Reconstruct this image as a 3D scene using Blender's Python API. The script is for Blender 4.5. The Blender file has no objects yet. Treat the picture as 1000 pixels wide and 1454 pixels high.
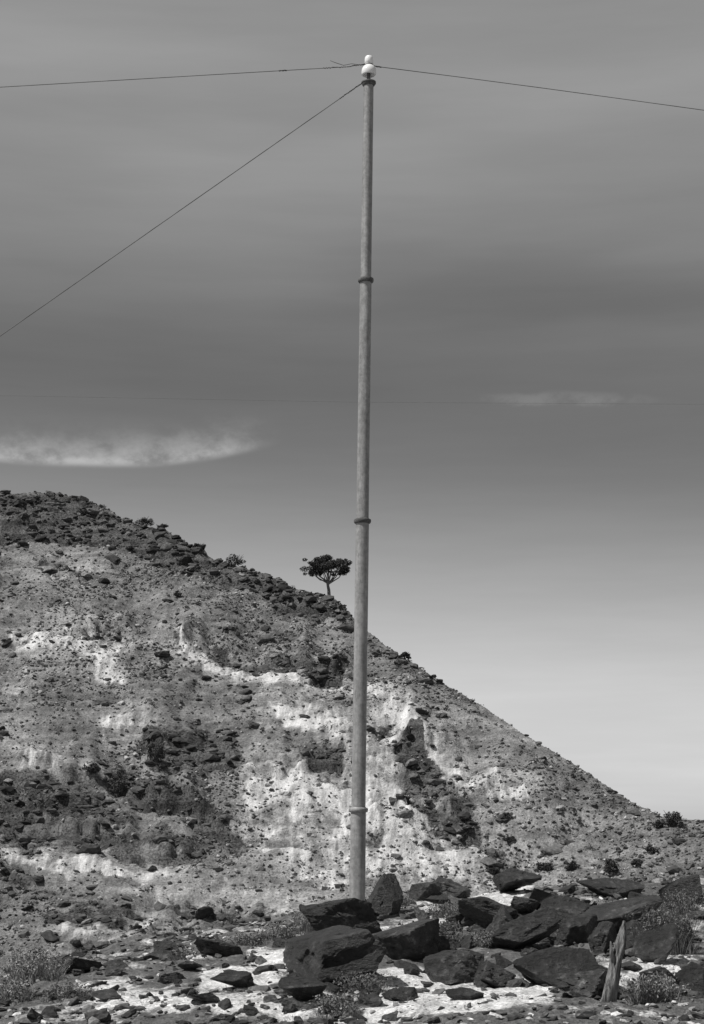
import bpy, bmesh, math, numpy as np
from mathutils import Vector
rng=np.random.default_rng(7)
sc=bpy.context.scene
F=2400.0; HY=1160.0   # survey grid constants of the site (tan units *2400)

# ---------------------------------------------------------------- noise
def _h(ix,iy,iz,seed):
    n=(ix*np.uint32(374761393)+iy*np.uint32(668265263)+iz*np.uint32(2147483647)+np.uint32(seed)*np.uint32(1274126177)).astype(np.uint32)
    n=(n^(n>>np.uint32(13)))*np.uint32(1274126177)
    n=n^(n>>np.uint32(16))
    return (n&np.uint32(0xffffff)).astype(np.float64)/float(0xffffff)
def vn(x,y,z=None,seed=0):
    x=np.asarray(x,dtype=float); y=np.asarray(y,dtype=float)
    z=np.zeros_like(x) if z is None else np.asarray(z,dtype=float)
    fx=np.floor(x);fy=np.floor(y);fz=np.floor(z)
    tx=x-fx;ty=y-fy;tz=z-fz
    ix=fx.astype(np.int64).astype(np.uint32);iy=fy.astype(np.int64).astype(np.uint32);iz=fz.astype(np.int64).astype(np.uint32)
    sx=tx*tx*(3-2*tx);sy=ty*ty*(3-2*ty);sz=tz*tz*(3-2*tz)
    o=np.uint32(1)
    def L(a,b,t): return a+(b-a)*t
    def pl(k):
        return L(L(_h(ix,iy,k,seed),_h(ix+o,iy,k,seed),sx),L(_h(ix,iy+o,k,seed),_h(ix+o,iy+o,k,seed),sx),sy)
    if not tz.any(): return pl(iz)*2-1
    return L(pl(iz),pl(iz+o),sz)*2-1
def fbm(x,y,z=None,seed=0,o=4,g=.5,l=2.03):
    s=0;a=1;t=0
    x=np.asarray(x,float);y=np.asarray(y,float)
    for i in range(o):
        s=s+a*vn(x,y,z,seed+i*17);t+=a;a*=g;x=x*l+3.1;y=y*l+1.7
        if z is not None: z=z*l+.9
    return s/t
def ss(a,b,x):
    t=np.clip((x-a)/(b-a),0,1);return t*t*(3-2*t)

# ---------------------------------------------------------------- mesh helper
def mk(name,V,T,mat=None,smooth=False,attrs=None,quads=False,parent=None):
    V=np.ascontiguousarray(V,dtype=np.float32);T=np.ascontiguousarray(T,dtype=np.int32)
    k=4 if quads else 3
    me=bpy.data.meshes.new(name)
    me.vertices.add(len(V));me.vertices.foreach_set('co',V.ravel())
    me.loops.add(T.size);me.loops.foreach_set('vertex_index',T.ravel())
    me.polygons.add(len(T));me.polygons.foreach_set('loop_start',np.arange(0,T.size,k,dtype=np.int32))
    me.update(calc_edges=True)
    me.polygons.foreach_set('use_smooth',np.full(len(T),smooth,dtype=bool))
    if attrs:
        for an,av in attrs.items():
            at=me.attributes.new(an,'FLOAT','POINT');at.data.foreach_set('value',np.ascontiguousarray(av,dtype=np.float32))
    ob=bpy.data.objects.new(name,me);sc.collection.objects.link(ob)
    if mat: me.materials.append(mat)
    if parent: ob.parent=parent
    return ob
def gridt(xs,ys,fz):
    X,Y=np.meshgrid(xs,ys);x=X.ravel();y=Y.ravel();z=fz(x,y)
    nx=len(xs);ny=len(ys)
    i=(np.arange(ny-1)[:,None]*nx+np.arange(nx-1)[None,:]).ravel()
    Q=np.stack([i,i+1,i+1+nx,i+nx],1)
    return np.stack([x,y,z],1),Q
_ico={}
def ico(s):
    if s not in _ico:
        bm=bmesh.new();bmesh.ops.create_icosphere(bm,subdivisions=s,radius=1)
        v=np.array([p.co[:] for p in bm.verts]);f=np.array([[q.index for q in p.verts] for p in bm.faces]);bm.free()
        v/=np.linalg.norm(v,axis=1)[:,None];_ico[s]=(v,f)
    return _ico[s]
def rockshape(s,r,ncut=4,rough=.05,skew=.28):
    """angular block: three skewed pairs of joint faces plus random fracture cuts"""
    v,f=ico(s)
    ax=np.vstack([np.eye(3),-np.eye(3)])+r.normal(size=(6,3))*skew
    cut=r.normal(size=(ncut,3))
    n=np.vstack([ax,cut]);n/=np.linalg.norm(n,axis=1)[:,None]
    d=np.append(r.uniform(.55,.85,6),r.uniform(.62,1.0,ncut))
    c=v@n.T
    rad=np.where(c>.02,d[None,:]/np.maximum(c,.02),9).min(1)
    rad=np.minimum(rad,1.6)
    p=v*rad[:,None]
    if s>=3:
        o=r.uniform(-50,50,3)
        nn=fbm(p[:,0]*1.6+o[0],p[:,1]*1.6+o[1],p[:,2]*2.0+o[2],seed=3,o=6 if s>=5 else 4,g=.58)
        q=p@np.linalg.qr(np.eye(3)+r.normal(size=(3,3))*.25)[0]
        lay=vn(q[:,0]*1.3+o[0],q[:,1]*1.3,q[:,2]*6+o[2],seed=9)
        chip=fbm(p[:,0]*2.6+o[1],p[:,1]*2.6,p[:,2]*2.6,seed=13,o=3)
        p=p+v*(rough*1.5*nn+rough*.5*np.round(lay*2)/2-rough*1.6*ss(.15,.25,chip))[:,None]
    else:
        p=p*(1+r.uniform(-rough*2,rough*2,len(p)))[:,None]
    p=p-(p.max(0)+p.min(0))/2
    return p/np.abs(p).max(0),f
def rotm(r,tilt=.25):
    a=r.uniform(0,2*math.pi);b=r.normal()*tilt;c=r.normal()*tilt
    ca,sa=math.cos(a),math.sin(a);cb,sb=math.cos(b),math.sin(b);cc,s2=math.cos(c),math.sin(c)
    return np.array([[1,0,0],[0,cb,-sb],[0,sb,cb]])@np.array([[cc,0,s2],[0,1,0],[-s2,0,cc]])@np.array([[ca,-sa,0],[sa,ca,0],[0,0,1]])
class Acc:
    def __init__(s): s.V=[];s.T=[];s.A=[];s.n=0
    def add(s,v,f,t=0):
        s.V.append(v);s.T.append(f+s.n);s.A.append(np.full(len(v),t) if np.isscalar(t) else t);s.n+=len(v)
    def out(s,name,mat,smooth=False,parent=None):
        return mk(name,np.vstack(s.V),np.vstack(s.T),mat,smooth,{'tone':np.concatenate(s.A)},parent=parent)

# ---------------------------------------------------------------- materials
def newmat(name):
    m=bpy.data.materials.new(name);m.use_nodes=True;nt=m.node_tree;nt.nodes.clear()
    out=nt.nodes.new('ShaderNodeOutputMaterial');b=nt.nodes.new('ShaderNodeBsdfPrincipled')
    nt.links.new(b.outputs[0],out.inputs[0]);return m,nt,b
class N:
    def __init__(s,nt): s.nt=nt
    def _in(s,sock,v):
        if isinstance(v,bpy.types.NodeSocket): s.nt.links.new(v,sock)
        else: sock.default_value=v
    def m(s,op,a,b=0,c=0,clamp=False):
        n=s.nt.nodes.new('ShaderNodeMath');n.operation=op;n.use_clamp=clamp
        s._in(n.inputs[0],a);s._in(n.inputs[1],b);s._in(n.inputs[2],c);return n.outputs[0]
    def noise(s,vec,scale,det=6,rough=.55):
        n=s.nt.nodes.new('ShaderNodeTexNoise');n.inputs['Scale'].default_value=scale;n.inputs['Detail'].default_value=det;n.inputs['Roughness'].default_value=rough
        s.nt.links.new(vec,n.inputs['Vector']);return n.outputs['Fac']
    def vor(s,vec,scale,feature='F1'):
        n=s.nt.nodes.new('ShaderNodeTexVoronoi');n.feature=feature;n.inputs['Scale'].default_value=scale
        s.nt.links.new(vec,n.inputs['Vector']);return n
    def mr(s,v,a,b,c=0,d=1,smooth=True):
        n=s.nt.nodes.new('ShaderNodeMapRange');n.interpolation_type='SMOOTHSTEP' if smooth else 'LINEAR'
        s._in(n.inputs['Value'],v);n.inputs['From Min'].default_value=a;n.inputs['From Max'].default_value=b
        s._in(n.inputs['To Min'],c);s._in(n.inputs['To Max'],d);return n.outputs['Result']
    def mix(s,f,a,b):
        n=s.nt.nodes.new('ShaderNodeMix');n.data_type='FLOAT'
        s._in(n.inputs[0],f);s._in(n.inputs[2],a);s._in(n.inputs[3],b);return n.outputs[0]
    def attr(s,name):
        n=s.nt.nodes.new('ShaderNodeAttribute');n.attribute_name=name;return n.outputs['Fac']
    def obj(s):
        n=s.nt.nodes.new('ShaderNodeTexCoord');return n.outputs['Object']
    def mapv(s,v,sc_,loc=(0,0,0),rot=(0,0,0)):
        n=s.nt.nodes.new('ShaderNodeMapping');n.inputs['Scale'].default_value=sc_;n.inputs['Location'].default_value=loc;n.inputs['Rotation'].default_value=rot
        s.nt.links.new(v,n.inputs['Vector']);return n.outputs[0]
    def grey(s,v):
        n=s.nt.nodes.new('ShaderNodeCombineColor')
        for i in range(3): s._in(n.inputs[i],v)
        return n.outputs[0]
    def bump(s,h,strength,dist):
        n=s.nt.nodes.new('ShaderNodeBump');n.inputs['Strength'].default_value=strength;n.inputs['Distance'].default_value=dist
        s.nt.links.new(h,n.inputs['Height']);return n.outputs[0]
def fin(nt,b,n,col,rough=.9,bump=None,spec=.2):
    nt.links.new(n.grey(col),b.inputs['Base Color']);b.inputs['Roughness'].default_value=rough
    b.inputs['Specular IOR Level'].default_value=spec
    if bump is not None: nt.links.new(bump,b.inputs['Normal'])

# hill
mhill,nt,b=newmat('hill_scree');n=N(nt);o=n.obj()
ch=n.attr('chalk');rk=n.attr('rock');du=n.attr('dust')
n1=n.noise(o,.35,8,.65);n2=n.noise(o,2.2,6,.7);n3=n.noise(o,8,4,.7);n4=n.noise(o,.8,10,.75)
band=n.noise(n.mapv(o,(.05,.2,.9),rot=(0,.12,0)),1.3,6,.65)
wash=n.noise(n.mapv(o,(1.3,.25,.25),rot=(0,0,-.75)),1.4,7,.65)
base=n.mix(n.mr(n1,.36,.64),.125,.205)
base=n.m('MULTIPLY',base,n.mr(band,.35,.65,.72,1.25))
base=n.m('MULTIPLY',base,n.m('ADD',1.0,n.m('MULTIPLY',du,n.mr(wash,.3,.65,.25,1.15))))
base=n.m('MULTIPLY',base,n.mr(n3,.3,.7,.65,1.35))
base=n.m('MULTIPLY',base,n.mr(n2,.35,.65,.8,1.2))
v1=n.vor(o,3.6);sp=n.mr(v1.outputs['Distance'],.16,.28,1,0)
sp=n.m('MULTIPLY',sp,n.mr(n2,.46,.54))
base=n.mix(n.m('MULTIPLY',sp,.7),base,.055)
chc=n.m('MULTIPLY',n.mix(n.mr(wash,.3,.65),.3,.7),n.mr(n3,.3,.7,.75,1.12))
cs=n.m('ADD',n.m('MULTIPLY',ch,.86),n.m('ADD',n.m('MULTIPLY',n.m('SUBTRACT',n4,.5),2.1),n.m('MULTIPLY',n.m('SUBTRACT',wash,.5),1.1)))
chf=n.m('MULTIPLY',n.mr(cs,.3,.92),n.mr(ch,.05,.4))
col=n.mix(chf,base,chc)
rkc=n.m('MULTIPLY',n.mix(n.mr(n3,.35,.65),.03,.12),n.mr(band,.35,.65,.6,1.5))
rs=n.m('ADD',n.m('MULTIPLY',rk,.88),n.m('ADD',n.m('MULTIPLY',n.m('SUBTRACT',n4,.5),-1.8),n.m('MULTIPLY',n.m('SUBTRACT',n2,.5),.9)))
rf=n.m('MULTIPLY',n.mr(rs,.34,.62),n.mr(rk,.05,.25))
col=n.mix(rf,col,rkc)
h=n.m('ADD',n.m('MULTIPLY',n2,.6),n.m('MULTIPLY',n3,.3))
fin(nt,b,n,col,.95,n.bump(h,.9,.32),.1)
# foreground soil
mfg,nt,b=newmat('stony_soil');n=N(nt);o=n.obj()
n1=n.noise(o,1.1,8,.7);n2=n.noise(o,14,6,.7);n3=n.noise(o,60,4,.7);n4=n.noise(o,5,8,.75)
s_=n.m('ADD',n.m('ADD',n1,n.m('MULTIPLY',n.attr('chalk'),.42)),n.m('MULTIPLY',n.m('SUBTRACT',n4,.5),.7))
col=n.mix(n.mr(s_,.52,.69),.15,.74)
col=n.m('MULTIPLY',col,n.mr(n2,.3,.7,.55,1.22))
col=n.m('MULTIPLY',col,n.mr(n3,.3,.7,.65,1.22))
v1=n.vor(o,30);sp=n.m('MULTIPLY',n.mr(v1.outputs['Distance'],.2,.32,1,0),n.mr(n4,.48,.56))
col=n.mix(n.m('MULTIPLY',sp,.85),col,.05)
fin(nt,b,n,col,.95,n.bump(n.m('ADD',n2,n.m('MULTIPLY',n3,.4)),.8,.05),.1)
# plain ground
mgr,nt,b=newmat('desert_ground');n=N(nt);o=n.obj()
col=n.m('MULTIPLY',n.mr(n.noise(o,.05,8,.6),.3,.7,.14,.3),n.mr(n.noise(o,1.5,6,.7),.3,.7,.7,1.3))
fin(nt,b,n,col,.95)
# dark rock
mrk,nt,b=newmat('dark_rock');n=N(nt);o=n.obj()
n1=n.noise(o,3,8,.6);n2=n.noise(o,22,8,.75);n3=n.noise(n.mapv(o,(5,9,16),rot=(.4,.3,0)),1.5,6,.65)
col=n.mix(n.mr(n1,.35,.7),.011,.036)
col=n.m('MULTIPLY',col,n.mr(n2,.3,.7,.45,1.9))
lich=n.m('MULTIPLY',n.mr(n2,.55,.66),n.mr(n1,.48,.6))
col=n.mix(n.m('MULTIPLY',lich,.7),col,.18)
col=n.m('MULTIPLY',col,n.mr(n.attr('tone'),0,1,.7,2.0,False))
fin(nt,b,n,col,.5,n.bump(n.m('ADD',n2,n3),.9,.035),.5)
# stones toned by attribute
def tonemat(name,rough=.9,lo=.6,hi=1.35,scale=8):
    m,nt,b=newmat(name);n=N(nt);o=n.obj()
    col=n.m('MULTIPLY',n.attr('tone'),n.mr(n.noise(o,scale,5,.65),.3,.7,lo,hi))
    fin(nt,b,n,col,rough,None,.15);return m
mst=tonemat('stone_material',scale=6)
mpeb=tonemat('pebble_material',scale=40,lo=.5,hi=1.4)
mfol=tonemat('foliage_material',scale=3)
mgrass=tonemat('dry_grass_material',scale=20)
mwood,nt,b=newmat('weathered_wood');n=N(nt);o=n.obj()
g1=n.noise(n.mapv(o,(60,60,5)),1.5,6,.7)
col=n.m('MULTIPLY',n.attr('tone'),n.mr(g1,.35,.65,.25,1.5))
fin(nt,b,n,col,.9,n.bump(g1,.8,.01),.1)

# ---------------------------------------------------------------- terrain functions
RIDGE=[(-700,640),(-300,665),(0,692),(22,695),(70,697),(110,702),(150,716),(185,735),(230,748),(262,766),(300,785),(340,800),(380,812),(420,826),(465,840),(490,856),(520,886),(560,915),(600,945),(650,975),(700,1006),(750,1040),(800,1070),(850,1100),(900,1128),(940,1148),(977,1159),(1010,1161)]
rx=[];rz=[]
for a,bb in RIDGE:
    k=(HY-bb)/F;y=96.75/(1-1.836*k);rx.append((a-500)/F*y);rz.append(k*y)
rx+=[40,70,120];rz+=[-1.5,-6,-14]
rx=np.array(rx);rz=np.array(rz)
def Crest(x): return np.interp(x,rx,rz)
LEDGES=[ # polyline in survey units, height m, decay m
 ([(225,900),(300,914),(360,922),(430,935),(495,946)],1.2,2.2),
 ([(60,705),(110,716),(170,738),(240,772),(300,800)],1.2,3),
 ([(190,1112),(250,1130),(330,1162)],1.3,2.5),
 ([(25,1090),(80,1094),(135,1100)],1.0,2),
 ([(100,888),(180,893)],.7,1.5),
 ([(350,1078),(420,1086),(500,1080)],.8,2),
 ([(330,812),(400,845),(500,888)],.9,2),
 ([(385,985),(440,1003),(500,1030)],.5,1.2),
 ([(30,1150),(150,1172),(280,1192)],.9,2),
 ([(572,1050),(630,1062)],1.3,2),
 ([(520,1130),(580,1138),(660,1165)],.7,1.5),
 ([(200,1040),(260,1036),(340,1050)],.9,1.8),
 ([(420,1125),(520,1160),(600,1195)],.5,1.2)]
def to_ab(x,y):
    z0=(y-96.75)/1.836
    return 500+F*x/y, HY-F*z0/y
def poly(a,bb,P,soft=8):
    P=np.array(P,float);ins=np.zeros(a.shape,bool);d=np.full(a.shape,1e9)
    for i in range(len(P)):
        x1,y1=P[i];x2,y2=P[(i+1)%len(P)]
        if y1!=y2:
            c=((y1>bb)!=(y2>bb))&(a<(x2-x1)*(bb-y1)/(y2-y1)+x1);ins^=c
        t=np.clip(((a-x1)*(x2-x1)+(bb-y1)*(y2-y1))/((x2-x1)**2+(y2-y1)**2+1e-9),0,1)
        d=np.minimum(d,np.hypot(a-x1-t*(x2-x1),bb-y1-t*(y2-y1)))
    return np.where(ins,d,-d)
CH=[([(0,882),(120,880),(182,905),(168,930),(176,965),(140,960),(100,930),(0,925)],.9),
([(30,788),(150,800),(165,815),(60,815)],.45),([(0,930),(60,940),(40,1000),(0,1060)],.45),
([(225,903),(300,914),(335,935),(400,938),(500,965),(500,988),(430,966),(330,950),(230,918)],1.0),
([(385,983),(420,992),(500,1033),(505,1056),(450,1034),(385,1008)],1.25),
([(350,1075),(430,1085),(500,1085),(560,1110),(600,1140),(650,1190),(620,1218),(540,1204),(500,1165),(440,1135),(380,1130),(350,1137)],1.05),
([(330,1060),(500,1060),(640,1120),(720,1245),(440,1250),(350,1170)],.55),
([(480,1140),(640,1180),(690,1235),(560,1240),(480,1200)],.85),
([(525,962),(560,988),(600,1025),(640,1065),(665,1088),(740,1118),(765,1142),(700,1134),(640,1112),(600,1065),(560,1045),(525,1005)],1.0),
([(690,1012),(760,1045),(790,1072),(720,1038)],.6),([(140,998),(210,1005),(222,1030),(150,1025)],.7),
([(22,1060),(70,1063),(105,1084),(30,1090)],.9),([(0,1193),(80,1198),(250,1206),(258,1228),(120,1230),(0,1218)],.8),
([(310,1150),(380,1165),(480,1210),(530,1250),(450,1240),(380,1195)],.8),([(655,1178),(745,1235),(700,1240)],.8),
([(180,1225),(420,1240),(440,1340),(40,1350),(100,1270)],.42),([(340,945),(420,975),(500,1010),(500,1030),(400,985)],.6),
([(520,990),(640,1080),(570,1120),(520,1090)],.65),([(640,1060),(900,1200),(960,1250),(760,1250),(700,1150)],.35)]
RK=[([(0,690),(100,695),(150,706),(262,758),(345,795),(465,832),(512,872),(508,892),(440,868),(330,832),(250,808),(180,780),(100,768),(0,765)],.88),
([(300,906),(360,915),(430,928),(492,940),(492,966),(450,966),(425,948),(360,934),(300,924)],1.1),  # dark ledge rock, plus shade of the hollow beneath painted in rock colour
([(575,1048),(605,1048),(630,1085),(634,1130),(590,1137),(570,1110)],1.1),
([(630,1088),(660,1128),(700,1175),(740,1225),(720,1238),(680,1198),(640,1155)],.95),
([(0,1088),(130,1093),(142,1130),(100,1150),(0,1147)],.85),([(130,1098),(200,1100),(320,1138),(342,1168),(300,1164),(200,1128)],1.1),
([(200,1028),(330,1018),(348,1060),(300,1078),(210,1072)],.8),([(430,1052),(500,1048),(500,1082),(440,1080)],.85),
([(0,1145),(280,1175),(300,1208),(150,1195),(0,1190)],.55),([(100,884),(182,888),(172,900),(108,898)],1),
([(510,880),(620,955),(720,1015),(740,1045),(640,1000),(520,925)],.45),([(145,1060),(205,1060),(200,1100),(150,1100)],.5),
([(535,1028),(556,1034),(552,1048),(536,1042)],.9),([(0,1225),(60,1230),(200,1250),(190,1295),(0,1285)],.4),
([(510,1125),(570,1130),(660,1165),(650,1180),(570,1150),(515,1140)],.7),([(180,930),(330,960),(420,1030),(340,1015),(200,980)],.3)]
def masks(x,y):
    a,bb=to_ab(x,y)
    a=a+26*fbm(a*.02,bb*.03,seed=61,o=5,g=.65);bb=bb+17*fbm(a*.025,bb*.04,seed=67,o=5,g=.65)
    c=np.zeros(a.shape);r=np.zeros(a.shape);d_=np.zeros(a.shape)
    for P,w in CH:
        d=poly(a,bb,P);c=np.maximum(c,w*ss(-8,11,d));d_=np.maximum(d_,w*ss(-38,12,d))
    for P,w in RK: r=np.maximum(r,w*ss(-7,9,poly(a,bb,P)))
    # scattered small ledges following the contours
    g=fbm(a*.012,(bb-.28*a)*.06,seed=71,o=4,g=.6)
    low=ss(430,200,a)*ss(1040,1100,bb)
    r=np.maximum(r,(.4+.4*low)*ss(.12-.1*low,.36,g))
    return c*(1-.8*np.clip(r,0,1)),np.clip(r*1.15,0,1.1),d_*(1-.6*np.clip(r,0,1))
def hill_relief(x,y,r):
    w=fbm(x*.08,y*.08,seed=40,o=3)
    s=.75*x-.66*y                      # across the spur gullies
    f5=fbm(x*.3,y*.3,seed=23,o=4)
    R_=1.5*fbm(s*.09+w*1.5,(x+y)*.035,seed=11,o=3)+.55*f5+.16*fbm(x*1.1,y*1.1,seed=31,o=4,g=.6)
    R_=R_-.35*np.abs(fbm(s*.35+w*2,(x+y)*.06,seed=12,o=3))*2
    a,bb=to_ab(x,y);wob=10*vn(a*.03,bb*.01,seed=5)+5*vn(a*.12,bb*.02,seed=6)
    for pts,H,L in LEDGES:
        p=np.array(pts,float)
        bl=np.interp(a,p[:,0],p[:,1])+wob
        e=ss(p[0,0]-15,p[0,0]+15,a)*(1-ss(p[-1,0]-15,p[-1,0]+15,a))*(.75+.5*vn(a*.06,a*0,seed=8))
        d=(bl-bb)*.055
        R_=R_+H*e*np.where(d>0,np.exp(-d/L)*ss(0,.3,d),0)
    # strata: terraced risers, strong where bedrock crops out
    h=(y-96.75)/1.836+.9*f5+.06*x+.5*fbm(x*.9,y*.9,seed=44,o=4,g=.6)
    for per,am in ((.95,1.0),(.41,.9)):
        q=h/per;fr=q-np.floor(q)
        wt=(.12+1.0*np.clip(r,0,1))*ss(-.45,.15,vn(x*.25,np.floor(q)*3.7,seed=45))
        R_=R_+am*wt*per*(ss(.6,1,fr)-fr)
    return R_
def hill_z(x,y,r=None):
    if r is None: r=np.zeros_like(x)
    C=Crest(x);yc=96.75+1.836*C
    pl=(y-96.75)/1.836
    back=C-.42*(y-yc)
    z=np.where(y<yc,pl,back)
    near=ss(6,0,np.abs(y-yc))
    z=z+hill_relief(x,y,r)*(1-.75*near)-.3*ss(3,0,np.abs(y-yc))
    z=z+.45*ss(3,0,np.abs(y-yc))*fbm(x*.6,y*.2,seed=77,o=5,g=.7)*ss(5,-10,x)
    return np.maximum(z,-12+.4*fbm(x*.1,y*.1,seed=2,o=3))
def fg_z(x,y):
    xc=np.clip(x,-7,9);yy=np.clip(y,-20,60)
    z=-1.0+.05*(yy-8)+.085*np.minimum(xc,0)
    yc=13.6+.9*np.minimum(xc,0)+.8*np.maximum(xc,0)
    t=np.maximum(y-yc,0)
    z=z-.55*t*t/(t+1.2)
    return z
def fg_zd(x,y):
    return np.maximum(fg_z(x,y)+.07*fbm(x*1.2,y*1.2,seed=51,o=4)+.035*fbm(x*6,y*6,seed=52,o=4,g=.6),-12.2)

# ---------------------------------------------------------------- hill mesh
xs=np.arange(-48,50,.13);ys=np.concatenate([np.arange(72,80,.4),np.arange(80,154,.11),np.arange(154,200,.8)])
X,Y=np.meshgrid(xs,ys);c,r,du=masks(X.ravel(),Y.ravel())
V,Q=gridt(xs,ys,lambda x,y:hill_z(x,y,r))
ZG=V[:,2].reshape(len(ys),len(xs)).copy();CG=c.reshape(ZG.shape);RG=r.reshape(ZG.shape)
def gi(x,y,G):
    x=np.asarray(x,float);y=np.asarray(y,float)
    fx=(x-xs[0])/.13;i=np.clip(fx.astype(int),0,len(xs)-2);tx=fx-i
    j=np.clip(np.searchsorted(ys,y)-1,0,len(ys)-2);ty=(y-ys[j])/(ys[j+1]-ys[j])
    return (G[j,i]*(1-tx)+G[j,i+1]*tx)*(1-ty)+(G[j+1,i]*(1-tx)+G[j+1,i+1]*tx)*ty
hz=lambda x,y:gi(x,y,ZG)
ed=np.minimum(np.minimum(V[:,0]+48,50-V[:,0]),np.minimum(V[:,1]-72,200-V[:,1]))
V[:,2]-=1.2*ss(1.5,0,ed)
mk('hill',V,Q,mhill,True,{'chalk':c,'rock':r,'dust':du},quads=True)
# foreground
fx_=np.arange(-5.5,6.5,.03);fy_=np.arange(4,26,.035)
V,Q=gridt(fx_,fy_,fg_zd)
ed=np.minimum(np.minimum(V[:,0]+5.5,6.5-V[:,0]),np.minimum(V[:,1]-4,26-V[:,1]))
V[:,2]-=.4*ss(.6,0,ed)
FC=[([(355,1345),(430,1342),(425,1375),(365,1375)],1),([(290,1372),(400,1382),(370,1408),(280,1402)],.85),([(540,1392),(780,1390),(800,1440),(520,1440)],1.1),
([(665,1266),(745,1270),(725,1294),(660,1290)],1),([(910,1366),(985,1372),(985,1402),(890,1402)],1),([(535,1372),(645,1382),(610,1402),(530,1398)],.9),
([(150,1398),(300,1408),(290,1434),(120,1428)],.5),([(600,1282),(665,1288),(645,1314),(590,1302)],.8),([(300,1420),(420,1405),(520,1410),(420,1440),(320,1440)],.5),
([(640,1330),(700,1335),(690,1350),(640,1345)],.7),([(830,1385),(880,1380),(880,1395),(830,1400)],.7),([(60,1378),(100,1375),(200,1382),(120,1392)],.4)]
def fgmask(x,y):
    a,bb=500+F*x/y,HY-F*fg_z(x,y)/y
    a=a+30*fbm(x*3,y*3,seed=8,o=4);bb=bb+12*fbm(x*3,y*2,seed=9,o=4)
    c=np.zeros(len(x))
    for P,w in FC: c=np.maximum(c,w*ss(-6,8,poly(a,bb,P)))
    return c
mk('rocky_ground',V,Q,mfg,True,{'chalk':fgmask(V[:,0],V[:,1])},quads=True)
# wide ground sheet
def sheet_z(x,y):
    z=np.maximum(fg_z(x,y),hill_z(x,y))
    inh=(x>-46)&(x<48)&(y>74)&(y<198);inf=(x>-4.8)&(x<5.8)&(y>4.7)&(y<25.3)
    z=np.where(inh,z-3.5,z);z=np.where(inf,z-.8,z)
    far=ss(250,700,np.hypot(x,y-100));return z*(1-far)+(-12)*far-.05
g=np.concatenate([-np.geomspace(6000,70,34),np.arange(-68,69,1.5),np.geomspace(70,6000,34)])
gy=np.concatenate([-np.geomspace(6000,20,30),np.arange(-18,215,1.5),np.geomspace(217,7000,34)])
V,Q=gridt(g,gy,sheet_z);mk('ground',V,Q,mgr,True,quads=True)

# ---------------------------------------------------------------- hill rocks
def sample_hill(nn,x0=-36,x1=26,y0=82,y1=152):
    x=rng.uniform(x0,x1,nn);y=rng.uniform(y0,y1,nn)
    k=y<96.75+1.836*Crest(x)+.6;return x[k],y[k]
x,y=sample_hill(70000);r=gi(x,y,RG)
pr=np.clip(r,0,1)**1.5*.26+.002
k=rng.random(len(x))<pr;x=x[k];y=y[k];r=r[k];z=hz(x,y)
acc=Acc()
lib=[rockshape(2,rng,3,.04) for _ in range(20)]
for i in range(len(x)):
    p,f=lib[rng.integers(20)];s=min(np.exp(rng.normal(-1.8,.5)),.55)
    q=p*[s*1.4,s,s*.55];q=q@rotm(rng,.2).T+[x[i],y[i],z[i]+s*.1]
    acc.add(q,f,float(np.exp(rng.normal(-2.7,.4))))
acc.out('rock_outcrop',mst)
x,y=sample_hill(84000);c=gi(x,y,CG);r=gi(x,y,RG)
dens=.25+.7*(fbm(x*.15,y*.15,seed=90,o=3)>0)
k=rng.random(len(x))<dens*(1-.6*np.clip(c,0,1))*(1-.5*np.clip(r,0,1));x=x[k];y=y[k];c=c[k];r=r[k];z=hz(x,y)
acc=Acc();lib=[rockshape(1,rng,3,.08) for _ in range(16)]
for i in range(len(x)):
    p,f=lib[rng.integers(16)];s=min(np.exp(rng.normal(-2.8,.4)),.24)
    q=p*[s*1.2,s,s*.75];q=q@rotm(rng,.3).T+[x[i],y[i],z[i]+s*.25]
    t=np.exp(rng.normal(-2.35,.4)) if rng.random()>.22+.55*c[i]-.15*r[i] else rng.uniform(.18,.4)
    acc.add(q,f,float(t))
acc.out('scree_stones',mst)

# ---------------------------------------------------------------- vegetation
def leaves(n_,cen,rad,size,tone,hollow=.5):
    d=rng.normal(size=(n_,3));d/=np.linalg.norm(d,axis=1)[:,None]
    p=np.array(cen)+d*(rng.uniform(hollow**3,1,n_)**(1/3))[:,None]*np.array(rad)
    u=rng.normal(size=(n_,3));u/=np.linalg.norm(u,axis=1)[:,None]
    w=rng.normal(size=(n_,3));w=np.cross(u,w);w/=np.linalg.norm(w,axis=1)[:,None]
    s=size*rng.uniform(.6,1.4,n_)[:,None]
    v=np.stack([p-u*s,p+w*s*.45,p+u*s,p-w*s*.45],1).reshape(-1,3)
    i=np.arange(n_)*4;f=np.concatenate([np.stack([i,i+1,i+2],1),np.stack([i,i+2,i+3],1)])
    return v,f,np.repeat(tone*rng.uniform(.6,1.5,n_),4)
def tube(pts,rads,seg=8):
    pts=np.array(pts,float);V=[];m=len(pts)
    for i in range(m):
        t=pts[min(i+1,m-1)]-pts[max(i-1,0)];t/=np.linalg.norm(t)
        a=np.cross(t,[0,1,0.01]);
        if np.linalg.norm(a)<1e-3:a=np.array([1.,0,0])
        a/=np.linalg.norm(a);b_=np.cross(t,a);an=np.arange(seg)/seg*2*math.pi
        V.append(pts[i]+rads[i]*(np.cos(an)[:,None]*a+np.sin(an)[:,None]*b_))
    V=np.vstack(V);T=[]
    for i in range(m-1):
        for j in range(seg):
            p=i*seg+j;q=i*seg+(j+1)%seg;T+=[[p,q,q+seg],[p,q+seg,p+seg]]
    c0=len(V);V=np.vstack([V,pts[0],pts[-1]])
    for j in range(seg):
        T+=[[c0,(j+1)%seg,j],[c0+1,(m-1)*seg+j,(m-1)*seg+(j+1)%seg]]
    return V,np.array(T)
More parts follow.
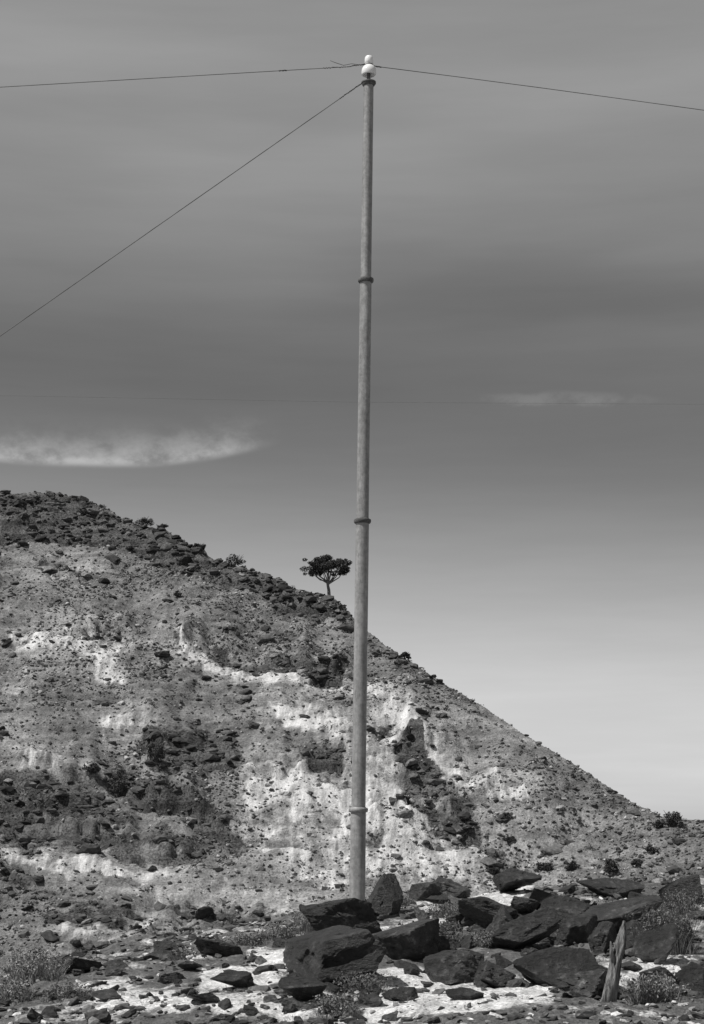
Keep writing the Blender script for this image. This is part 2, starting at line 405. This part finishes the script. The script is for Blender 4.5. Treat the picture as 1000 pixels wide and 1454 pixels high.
def on_hill(a,bb):
    k=(HY-bb)/F;y=96.75/(1-1.836*k);x=(a-500)/F*y
    y=min(y,96.75+1.836*float(Crest(x))+.3)
    return x,y,float(hz(np.array([x]),np.array([y]))[0]),y/F
def shrub(a,bb,w,h,name='shrub',tone=.065,leaf=.07):
    x,y,z,u=on_hill(a,bb);W=w*u/2;H=h*u
    e=bpy.data.objects.new(name,None);sc.collection.objects.link(e);e.location=(x,y,z)
    A=Acc()
    for i in range(9):
        t=rng.uniform(0,6.28);q=np.array([math.cos(t)*W*.9,math.sin(t)*W*.6,H*rng.uniform(.6,1.0)])
        v,f=tube([[0,0,-.1],q*[.3,.3,.45]+rng.normal(size=3)*.04,q],[.035,.022,.01],5);A.add(v,f,.08)
    A.out('stems',mwood,parent=e)
    A=Acc()
    for i in range(14):
        t=rng.uniform(0,6.28);rr=rng.uniform(.1,.95)
        v,f,tn=leaves(60,[math.cos(t)*W*rr,math.sin(t)*W*rr*.8,H*rng.uniform(.15,.9)*(1-.35*rr)],[W*.32,W*.32,H*.19],leaf,tone,.2);A.add(v,f,tn)
    A.out('foliage',mfol,parent=e)
for s in [(206,740,26,16),(230,750,18,10),(333,800,30,20),(283,780,16,10),(575,928,18,11),(486,860,14,10),(955,1170,32,24),(935,1172,18,12),
 (172,1098,34,44,),(222,1070,26,36),(866,1246,26,24),(722,1170,20,10),(775,1206,26,14),(812,1226,22,14),(905,1232,20,12),(720,1152,16,8),(925,1205,18,12),
 (252,844,12,8),(130,1100,24,16),(700,1215,20,12),(120,724,14,8)]:
    shrub(*s)
# small shrubs mass
x,y=sample_hill(3600);A=Acc();z=hz(x,y);cc=gi(x,y,CG)
for i in range(len(x)):
    if rng.random()<cc[i]*.8: continue
    if x[i]<-2 and rng.random()<.4: continue
    s=min(np.exp(rng.normal(-1.9,.4)),.34)
    v,f,tn=leaves(26,[x[i],y[i],z[i]+s*.5],[s,s,s*.6],.055,.055,.1);A.add(v,f,tn)
A.out('saltbush_scrub',mfol)

# ridge tree
x,y,z,u=on_hill(466,839)
tree=bpy.data.objects.new('eucalyptus_tree',None);sc.collection.objects.link(tree);tree.location=(x,y-.3,z+.05)
tree.scale=(1.12,1.12,1.1)
A=Acc()
def br(p,r_): v,f=tube(p,r_,7);A.add(v,f,.16)
br([[0.1,0,-.5],[.06,0,.4],[-.02,0,.8],[.0,0,1.05]],[.14,.11,.09,.07])
cl=[]
for q,s0 in [((-1.25,.1,1.85),.36),((-.9,-.3,2.15),.4),((-.5,.3,2.45),.38),((-.05,.2,2.6),.32),((.4,-.2,2.4),.4),((.85,.2,2.2),.36),((1.2,.1,1.9),.33),((-.2,.6,2.15),.42),((.3,-.6,2.0),.4),((.85,.4,1.75),.32),((-.8,.5,1.7),.36),((.05,0,2.25),.48),((-.4,-.4,1.8),.32),((1.0,-.3,2.05),.3),((-1.1,-.2,1.55),.22),((.45,.1,1.6),.2)]:
    q=np.array(q);b0=np.array([0,0,rng.uniform(.7,1.05)])
    br([b0,b0*.5+q*.5+[0,0,-.12]+rng.normal(size=3)*.05,q],[.05,.033,.012])
    cl.append((q,s0))
A.out('trunk',mwood,parent=tree)
A=Acc()
for q,s0 in cl:
    for j in range(7):
        cpos=q+rng.normal(size=3)*s0*[.6,.6,.45];e_=s0*rng.uniform(.4,.9)
        v,f,tn=leaves(int(1500*e_*e_)+30,cpos,[e_,e_,e_*.65],.055,.05,.05);A.add(v,f,tn)
A.out('foliage',mfol,parent=tree)

# ---------------------------------------------------------------- foreground rocks
def on_fg(a,bb):
    k=(bb-HY)/F
    yy_=np.linspace(5,22,3000);xx_=(a-500)/F*yy_;g=-k*yy_-fg_z(xx_,yy_)
    i=np.where(g<0)[0];yy=yy_[i[0]] if len(i) else None
    if yy is None:
        xc=0;yy=13.6
        for _ in range(20):
            xc=(a-500)/F*yy;yy=13.6+.9*min(xc,0)+.8*max(xc,0)
    return (a-500)/F*yy,yy
#   (centre bearing, base level, width, height, yaw, tilt)
R=[(487,1342,118,70,0,.3),(475,1402,142,76,.3,-.3),(545,1306,54,62,.1,.8),(577,1374,92,62,.5,-.5),(640,1278,56,30,0,.5),(645,1392,84,46,.2,.3),
(735,1276,68,34,0,-.4),(866,1278,96,30,.1,.12),(695,1324,84,46,.3,.4),(748,1362,96,66,.2,-.6),(803,1320,72,46,0,.5),(885,1328,116,54,.2,-.3),
(790,1400,116,56,.1,-.4),(818,1432,108,48,0,.3),(857,1358,42,48,.4,.6),(935,1380,64,58,.2,.6),(968,1290,56,50,0,-.3),(310,1362,70,28,0,.4),
(112,1392,64,26,0,-.2),(222,1370,48,18,0,.2),(163,1384,40,14,0,0),(330,1408,60,26,.2,.2),(430,1424,66,36,0,.4),(938,1424,60,46,.1,-.5),
(705,1398,60,42,.1,.5),(605,1284,46,26,0,-.4),(575,1420,40,18,0,0),(780,1296,60,36,.1,.4),(850,1428,56,60,.2,.65),(920,1300,52,30,0,.3),
(270,1385,36,14,0,0),(60,1404,40,14,0,0),(660,1424,52,18,0,0),(525,1422,36,16,0,0),(290,1432,50,16,0,.1),(150,1430,42,14,0,0),
(820,1350,62,44,.2,-.4),(965,1340,40,40,.2,-.4),(375,1388,32,12,0,0),(985,1420,50,50,.2,.5),(655,1318,42,26,0,.4),(745,1300,42,26,.2,-.4),(400,1345,28,14,0,0),
(715,1345,50,52,.3,.7),(905,1352,46,40,.1,-.6),(770,1345,44,42,.1,.5),(620,1365,40,28,.1,-.4)]
rr=np.random.default_rng(38)
for (a,bb,w,h,yaw,tilt) in R:
    x,y=on_fg(a,bb-h*.12);u=y/F;W=w*u/2;H=h*u/2
    p,f=rockshape(5 if w>38 else 4,rr,rr.integers(4,8),.035,.42)
    D=W*rr.uniform(.6,.9)
    q=p*[W*1.02,D,H*1.0]
    ct,st=math.cos(tilt*.8),math.sin(tilt*.8)
    q=q@np.array([[ct,0,st],[0,1,0],[-st,0,ct]]).T
    tx_=rr.normal()*.3;ct,st=math.cos(tx_),math.sin(tx_)
    q=q@np.array([[1,0,0],[0,ct,-st],[0,st,ct]]).T
    yaw=yaw+rr.normal()*.5;cy,sy=math.cos(yaw),math.sin(yaw)
    q=q@np.array([[cy,-sy,0],[sy,cy,0],[0,0,1]]).T
    q=q-(q.max(0)+q.min(0))/2
    q=q*[W*1.06/np.abs(q[:,0]).max(),1,H*1.16/np.abs(q[:,2]).max()]
    zz=float(fg_zd(np.array([x]),np.array([y+D*.4]))[0])
    ob=mk('boulder',q,f,mrk,False,{'tone':np.full(len(q),rr.uniform(0,.6))})
    ob.location=(x,y+D*.4,zz+H*.76)
# broken slabs between the boulders
acc=Acc();lib=[rockshape(4,rr,5,.04,.38) for _ in range(18)]
for i in range(460):
    if i<200: a=rr.uniform(540,1000);bb=rr.uniform(1270,1440);s0=rr.uniform(4,16)
    elif i<235: a=rr.uniform(400,600);bb=rr.uniform(1335,1430);s0=rr.uniform(6,15)
    else: a=rr.uniform(0,560);bb=rr.uniform(1352,1450);s0=min(np.exp(rr.normal(1.6,.55)),16)
    x,y=on_fg(a,bb);s=s0*y/F
    if rr.random()<.7*float(fgmask(np.array([x]),np.array([y]))[0]): continue
    p,f=lib[rr.integers(18)]
    q=(p*[s*1.3,s,s*.55])@rotm(rr,.35).T
    zz=float(fg_zd(np.array([x]),np.array([y]))[0])
    acc.add(q+[x,y,zz+s*.2],f,float(rr.uniform(0,1.0)))
acc.out('broken_slabs',mrk)
# small stones on foreground
acc=Acc();lib=[rockshape(2,rng,3,.05) for _ in range(16)]
M=17000
x=rng.uniform(-3.6,4.8,M);y=rng.uniform(6.8,17,M)
dn=fbm(x*.9,y*.9,seed=70,o=3);k=rng.random(M)<np.clip(.45+dn*1.3,.1,1)*(1-.65*np.clip(fgmask(x,y),0,1));x=x[k];y=y[k];z=fg_zd(x,y)
for i in range(len(x)):
    p,f=lib[rng.integers(16)];s=min(np.exp(rng.normal(-4.4,.6)),.06)
    u_=rng.random();t=np.exp(rng.normal(-2.8,.4)) if u_<.7 else (rng.uniform(.1,.25) if u_<.87 else rng.uniform(.35,.6))
    if t>.3: s=min(s,.02)
    q=p*[s*1.35,s,s*.55];q=q@rotm(rng,.3).T+[x[i],y[i],z[i]+s*.2]
    acc.add(q,f,float(t))
acc.out('gravel_stones',mpeb)

# grass tufts
def tuft(A,x,y,R_,H,nb,tone,wid=.0025):
    z=float(fg_zd(np.array([x]),np.array([y]))[0])
    t=rng.uniform(0,6.283,nb);r0=R_*.45*np.sqrt(rng.random(nb));h=H*rng.uniform(.3,1.1,nb);lean=R_*rng.uniform(.1,1.3,nb)
    d=np.stack([np.cos(t),np.sin(t)],1);base=np.stack([x+d[:,0]*r0,y+d[:,1]*r0,np.full(nb,z-.01)],1)
    jx=rng.normal(size=nb)*R_*.2
    L=lambda s,hh:base+np.stack([d[:,0]*lean*s+jx*s*s,d[:,1]*lean*s,h*hh],1)
    p1=L(.35,.55);p2=L(1,1.0);tt=rng.uniform(0,6.283,nb)
    sd=np.stack([np.cos(tt),np.sin(tt),np.zeros(nb)],1)*wid
    V=np.stack([base-sd,base+sd,p1+sd*.8,p1-sd*.8,p2],1).reshape(-1,3);i=np.arange(nb)*5
    f=np.concatenate([np.stack([i,i+1,i+2],1),np.stack([i,i+2,i+3],1),np.stack([i+3,i+2,i+4],1)])
    A.add(V,f,np.repeat(tone*rng.uniform(.4,1.5,nb),5))
def bushlet(a,bb,w,h,tn):
    x0,y0=on_fg(a,bb);u=y0/F;A=Acc();W=w*u/2;H=h*u
    z0=float(fg_zd(np.array([x0]),np.array([y0]))[0])
    for j in range(int(10+w/3)):
        x=x0+rng.uniform(-1,1)*W;y=y0+rng.uniform(-.15,.2)
        tuft(A,x,y,W*.35,H*rng.uniform(.35,.75),26,tn,.0016)
    for j in range(int(w*1.1)):     # wiry twigs with small leaves
        b0=np.array([x0+rng.uniform(-.7,.7)*W,y0+rng.uniform(-.1,.15),z0-.01]);e=b0+[rng.normal()*W*.35,rng.normal()*.06,H*rng.uniform(.5,1.05)]
        m_=(b0+e)/2+rng.normal(size=3)*.015
        v,f=tube([b0,m_,e],[.0028,.002,.001],4);A.add(v,f,tn*.6)
        v,f,t_=leaves(16,e*.75+m_*.25,[.035,.03,.04],.008,tn,.1);A.add(v,f,t_)
    A.out('dry_grass_tuft',mgrass)
for q in [(48,1400,84,52,.24),(438,1320,50,30,.18),(620,1348,80,34,.12),(512,1402,70,26,.13),(945,1350,84,62,.12),(925,1427,70,36,.2),(20,1428,50,26,.2),
  (640,1302,56,22,.14),(965,1302,56,40,.13),(480,1428,60,20,.15),(95,1424,56,18,.16),(700,1350,50,22,.13),(870,1300,50,18,.14),(400,1335,50,20,.17),(350,1345,40,14,.15),(260,1362,40,14,.15),(560,1290,40,16,.13)]:
    bushlet(*q)
A=Acc()
for j in range(220):
    x=rng.uniform(-3,4);y=rng.uniform(7.5,15);tuft(A,x,y,.05,rng.uniform(.02,.06),14,.17,.0014)
A.out('sparse_grass',mgrass)

# weathered stump
x,y=on_fg(868,1434)
pts=[[-.03,0,-.05],[-.015,0,.06],[.005,.01,.14],[.02,.01,.22],[.045,.02,.3],[.055,.02,.36],[.062,.02,.42]]
v,f=tube(pts,[.042,.035,.033,.027,.028,.02,.007],36)
an=np.arctan2(v[:,1]-.01,v[:,0]-np.interp(v[:,2],[p[2] for p in pts],[p[0] for p in pts]))
dn=vn(np.cos(an)*4+9,np.sin(an)*4+9,v[:,2]*4,seed=4)
v[:,0]+=np.cos(an)*dn*.012;v[:,1]+=np.sin(an)*dn*.012
A=Acc();A.add(v,f,.16);v,f=tube([[.012,0,.2],[-.008,-.01,.26],[-.012,-.01,.32]],[.016,.011,.003],10);A.add(v,f,.16)
v,f=tube([[-.02,0,.05],[-.06,-.01,.0],[-.11,-.02,-.03]],[.024,.016,.008],10);A.add(v,f,.15)
so=A.out('dead_tree_stump',mwood,True);so.location=(x,y-.05,float(fg_zd(np.array([x]),np.array([y]))[0]));

# ---------------------------------------------------------------- telegraph pole
PY=12.7;u=PY/F
mp,nt,b=newmat('galvanised_iron');n=N(nt);o=n.obj()
n1=n.noise(n.mapv(o,(10,10,1.2)),2,6,.65);n2=n.noise(o,30,5,.7)
col=n.m('MULTIPLY',n.mix(n.mr(n1,.3,.7),.19,.31),n.mr(n2,.3,.7,.75,1.2))
dv=n.noise(n.mapv(o,(40,40,6)),1.5,5,.7);col=n.mix(n.m('MULTIPLY',n.mr(dv,.58,.7),.55),col,.08)
fin(nt,b,n,col,.5,n.bump(n2,.25,.004),.5)
mc,nt,b=newmat('rusted_collar');n=N(nt);o=n.obj();fin(nt,b,n,n.mr(n.noise(o,30,5,.7),.3,.7,.05,.16),.7)
mi,nt,b=newmat('white_porcelain');n=N(nt);o=n.obj();fin(nt,b,n,n.mr(n.noise(o,14,4,.6),.3,.7,.72,.85),.2,None,.5)
mw,nt,b=newmat('wire_metal');n=N(nt);o=n.obj();fin(nt,b,n,n.mr(n.noise(o,8,4,.6),.3,.7,.07,.15),.6)
pole=bpy.data.objects.new('telegraph_pole',None);sc.collection.objects.link(pole)
Z=lambda py:(HY-py)*u
cx=lambda z:.0375+(z+.70)*.01405
pole.location=(.036,PY,-.8)
def lathe(name,prof,mat,seg=40,smooth=True):
    pr=[(z,max(r_,1e-4)) for (z,r_) in prof]
    an=np.arange(seg)/seg*2*math.pi
    V=np.vstack([np.stack([cx(z)-.036+r_*np.cos(an),r_*np.sin(an),np.full(seg,z+.8)],1) for z,r_ in pr])
    T=[]
    for i in range(len(pr)-1):
        j=np.arange(seg);k=(j+1)%seg;T.append(np.stack([i*seg+j,i*seg+k,(i+1)*seg+k,(i+1)*seg+j],1))
    ob=mk(name,V,np.vstack(T),mat,smooth,quads=True,parent=pole)
    m_=ob.modifiers.new('es','EDGE_SPLIT');m_.split_angle=math.radians(40);return ob
zt,z1,z2,z3=Z(118),Z(398),Z(740),Z(1150)
lathe('base_section',[(-1.15,.062),(z3,.0575)],mp)
lathe('lower_section',[(z3+.002,.053),(z2-.001,.0495)],mp)
lathe('middle_section',[(z2+.002,.0465),(z1-.001,.0435)],mp)
lathe('upper_section',[(z1+.002,.0405),(zt-.01,.0375),(zt-.008,.0)],mp)
for nm,z,r_ in [('collar_low',z3,.0575),('collar_mid',z2,.0495),('collar_high',z1,.0435)]:
    lathe(nm,[(z-.019,r_-.0015),(z-.017,r_+.008),(z-.011,r_+.014),(z+.004,r_+.016),(z+.012,r_+.013),(z+.015,r_+.003),(z+.02,r_+.0),(z+.021,r_-.005)],mc if nm!='collar_low' else mp)
lathe('top_cap',[(zt-.022,.037),(zt-.02,.044),(zt-.01,.05),(zt+.004,.05),(zt+.012,.04),(zt+.018,.018),(zt+.02,0)],mc)
zb=Z(107)
lathe('insulator_pin',[(zt+.01,.016),(zb+.02,.012)],mw,16)
lathe('insulator',[(zb+.018,.015),(zb+.012,.035),(zb,.046),(zb+.004,.053),(zb+.016,.057),(zb+.034,.056),(zb+.05,.052),(zb+.062,.044),(zb+.07,.036),(zb+.074,.030),(zb+.082,.0285),(zb+.088,.030),(zb+.092,.033),(zb+.118,.0325),(zb+.134,.030),(zb+.142,.024),(zb+.146,0)],mi)

def wire(name,pts,r_,seg=6,tw=None):
    v,f=tube(pts,[r_]*len(pts),seg);A=Acc();A.add(v,f,.1)
    if tw:
        for (t0,t1,tr) in tw:   # twisted splice along the wire
            P=np.array(pts,float);xs_=np.linspace(t0,t1,90);o_=np.argsort(P[:,0])
            yy=np.interp(xs_,P[o_,0],P[o_,1]);zz=np.interp(xs_,P[o_,0],P[o_,2]);ph=np.arange(90)*(.9+.25*np.sin(np.arange(90)*.13))
            v,f=tube(np.stack([xs_,yy+tr*np.cos(ph),zz+tr*np.sin(ph)],1),[.0018]*90,5);A.add(v,f,.1)
    return A.out(name,mw,True)
wz=Z(93);x0=cx(wz)
xl=np.concatenate([[-30],np.linspace(-15,-.03,24)]);zl=wz-.055*(x0-xl)-.004*(x0-xl)*np.clip(1-(x0-xl)/40,0,1)
L_=[[a,PY,z] for a,z in zip(xl,zl)]+[[x0-.028,PY-.026,wz]]
wire('telegraph_wire',L_,.0027,6,[(-.55,-.49,.0045),(-.02-.2,x0-.03,.005)])
xr=np.concatenate([np.linspace(.16,15,24),[30]])
zr=wz-.125*(xr-x0)-.006*np.minimum((xr-x0),2.5)**2*.6
wire('telegraph_wire',[[x0+.028,PY-.026,wz]]+[[a,PY,z] for a,z in zip(xr,zr)],.0027,6,[(x0+.03,.22,.0045)])
an=np.linspace(0,4*math.pi,60)
wire('tie_wire',np.stack([x0+.031*np.cos(an),PY+.031*np.sin(an),wz-.004+.008*an/12],1).tolist()+[[x0-.06,PY-.03,wz-.01],[x0-.13,PY-.03,wz+.0],[x0-.19,PY-.03,wz-.012],[x0-.25,PY-.02,wz+.012],[x0-.29,PY-.02,wz+.028]],.0024,6)
sz=Z(118);s0=cx(sz)
dz=(Z(118)-Z(462))/(s0-.05-(22-500)*u)
v=[[s0-.05-t*(9.6+s0-.05),PY,sz-t*dz*(9.6+s0-.05)] for t in np.linspace(0,1,30)]
wire('stay_wire',v,.0032,6,[(s0-.22,s0-.05,.006)])
an=np.linspace(0,2*math.pi*2,50);wire('stay_wire_ring',np.stack([s0+.052*np.cos(an),PY+.052*np.sin(an),sz-.002+.004*an/6],1).tolist(),.004,6)
wire('distant_wire',[[-40,26,(HY-548)/F*26],[-5.2,26,(HY-562)/F*26],[0,26,(HY-571)/F*26],[5.2,26,(HY-574)/F*26],[40,26,(HY-560)/F*26]],.0014,5)

# ---------------------------------------------------------------- light & sky
sun_dir=Vector((-.5,-.24,.83)).normalized()
L=bpy.data.lights.new('sun','SUN');L.energy=4.9;L.angle=math.radians(.5);L.color=(1,.985,.965)
lo=bpy.data.objects.new('sun',L);sc.collection.objects.link(lo);lo.rotation_euler=sun_dir.to_track_quat('Z','Y').to_euler();lo.location=(-20,-20,40)
w=bpy.data.worlds.new('World');sc.world=w;w.use_nodes=True;nt=w.node_tree;nt.nodes.clear();n=N(nt)
out=nt.nodes.new('ShaderNodeOutputWorld');bg=nt.nodes.new('ShaderNodeBackground');nt.links.new(bg.outputs[0],out.inputs[0])
sky=nt.nodes.new('ShaderNodeTexSky');sky.sky_type='NISHITA';sky.sun_disc=False
sky.sun_elevation=math.asin(sun_dir.z);sky.sun_rotation=math.atan2(sun_dir.x,sun_dir.y)
bw=nt.nodes.new('ShaderNodeRGBToBW');nt.links.new(sky.outputs[0],bw.inputs[0])
nb=n.m('POWER',n.m('MAXIMUM',bw.outputs[0],.01),.2)
tc=nt.nodes.new('ShaderNodeTexCoord');sep=nt.nodes.new('ShaderNodeSeparateXYZ');nt.links.new(tc.outputs['Generated'],sep.inputs[0])
gx_,gy_,gz_=sep.outputs
yc=n.m('MAXIMUM',gy_,.05);U=n.m('DIVIDE',gx_,yc);Vv=n.m('DIVIDE',gz_,yc)
cr=nt.nodes.new('ShaderNodeValToRGB');cr.color_ramp.interpolation='B_SPLINE'
def lin(v): v/=255;return v/12.92 if v<.04045 else ((v+.055)/1.055)**2.4
st=[(1160,194),(1050,194),(950,188),(850,164),(760,140),(680,119),(600,107),(480,104),(380,120),(260,141),(100,150),(0,146)]
els=[(math.sin(math.atan((HY-p)/F)),lin(v)) for p,v in st]+[(.6,.2),(1,.13)]
e=cr.color_ramp.elements
for i,(p,v) in enumerate(els):
    el=e[i] if i<2 else e.new(p)
    el.position=p
    el.color=(v,v,v,1)
strk=n.noise(n.mapv(tc.outputs['Generated'],(2.0,2.0,11),rot=(0,.06,0)),1.8,3,.45)
fine=n.noise(n.mapv(tc.outputs['Generated'],(6,6,60),rot=(0,.05,0)),1.6,5,.6)
wob=n.m('ADD',n.m('MULTIPLY',n.m('SUBTRACT',strk,.5),.05),n.m('MULTIPLY',gx_,.05))
nt.links.new(n.m('ADD',gz_,wob),cr.inputs[0])
val=n.m('MULTIPLY',cr.outputs[0],n.mr(strk,.3,.7,.93,1.08))
val=n.m('MULTIPLY',val,n.mr(fine,.3,.7,.98,1.025))
# cirrus on the left
nc=n.noise(n.mapv(tc.outputs['Generated'],(26,26,40),rot=(0,.5,0)),1.6,6,.65)
dU=n.m('DIVIDE',n.m('ADD',U,.1375),.083)
base=n.m('ADD',.2088,n.m('MULTIPLY',n.m('MULTIPLY',dU,dU),n.mr(U,-.15,-.12,.004,.0105)))
base=n.m('ADD',base,n.m('MULTIPLY',n.m('SUBTRACT',nc,.5),.004))
d=n.m('SUBTRACT',Vv,base)
m1=n.m('MULTIPLY',n.mr(d,-.004,.002),n.m('POWER',n.mr(d,.0005,.034,1,0),2.0))
m1=n.m('ADD',n.m('MULTIPLY',m1,n.mr(nc,.3,.7,.05,.9)),n.m('MULTIPLY',n.m('MULTIPLY',n.mr(d,-.003,0),n.mr(d,0,.005,1,0)),n.mr(nc,.3,.7,.15,.45)))
win=n.m('MULTIPLY',n.mr(dU,.6,1.2,1,0),n.mr(dU,-3.5,-1.2,.2,1))
m1=n.m('MULTIPLY',m1,win)
d2=n.m('DIVIDE',n.m('SUBTRACT',n.m('ADD',Vv,n.m('MULTIPLY',n.m('SUBTRACT',nc,.5),.008)),.2475),.0045);u2=n.m('DIVIDE',n.m('SUBTRACT',U,.125),.05)
r2=n.m('ADD',n.m('MULTIPLY',d2,d2),n.m('MULTIPLY',u2,u2));m2=n.m('MULTIPLY',n.mr(r2,0,1.6,1,0),n.mr(nc,.35,.65,.0,.8))
cl_=n.m('MULTIPLY',n.m('ADD',m1,n.m('MULTIPLY',m2,.3)),n.mr(gy_,.1,.3))
val=n.m('ADD',val,n.m('MULTIPLY',cl_,.2))
val=n.m('MULTIPLY',n.m('MULTIPLY',val,nb),8.6)
nt.links.new(n.grey(val),bg.inputs[0]);bg.inputs[1].default_value=.1

cam=bpy.data.cameras.new('camera');co=bpy.data.objects.new('camera',cam);sc.collection.objects.link(co)
co.location=(0,0,0);co.rotation_euler=(math.pi/2,0,0)
cam.sensor_fit='VERTICAL';cam.sensor_height=36;cam.lens=F/1454*36;cam.shift_y=(HY-727)/1454
cam.clip_end=12000;cam.clip_start=.1
sc.camera=co
sc.view_settings.view_transform='Standard';sc.view_settings.look='None';sc.view_settings.exposure=0
print('ok')
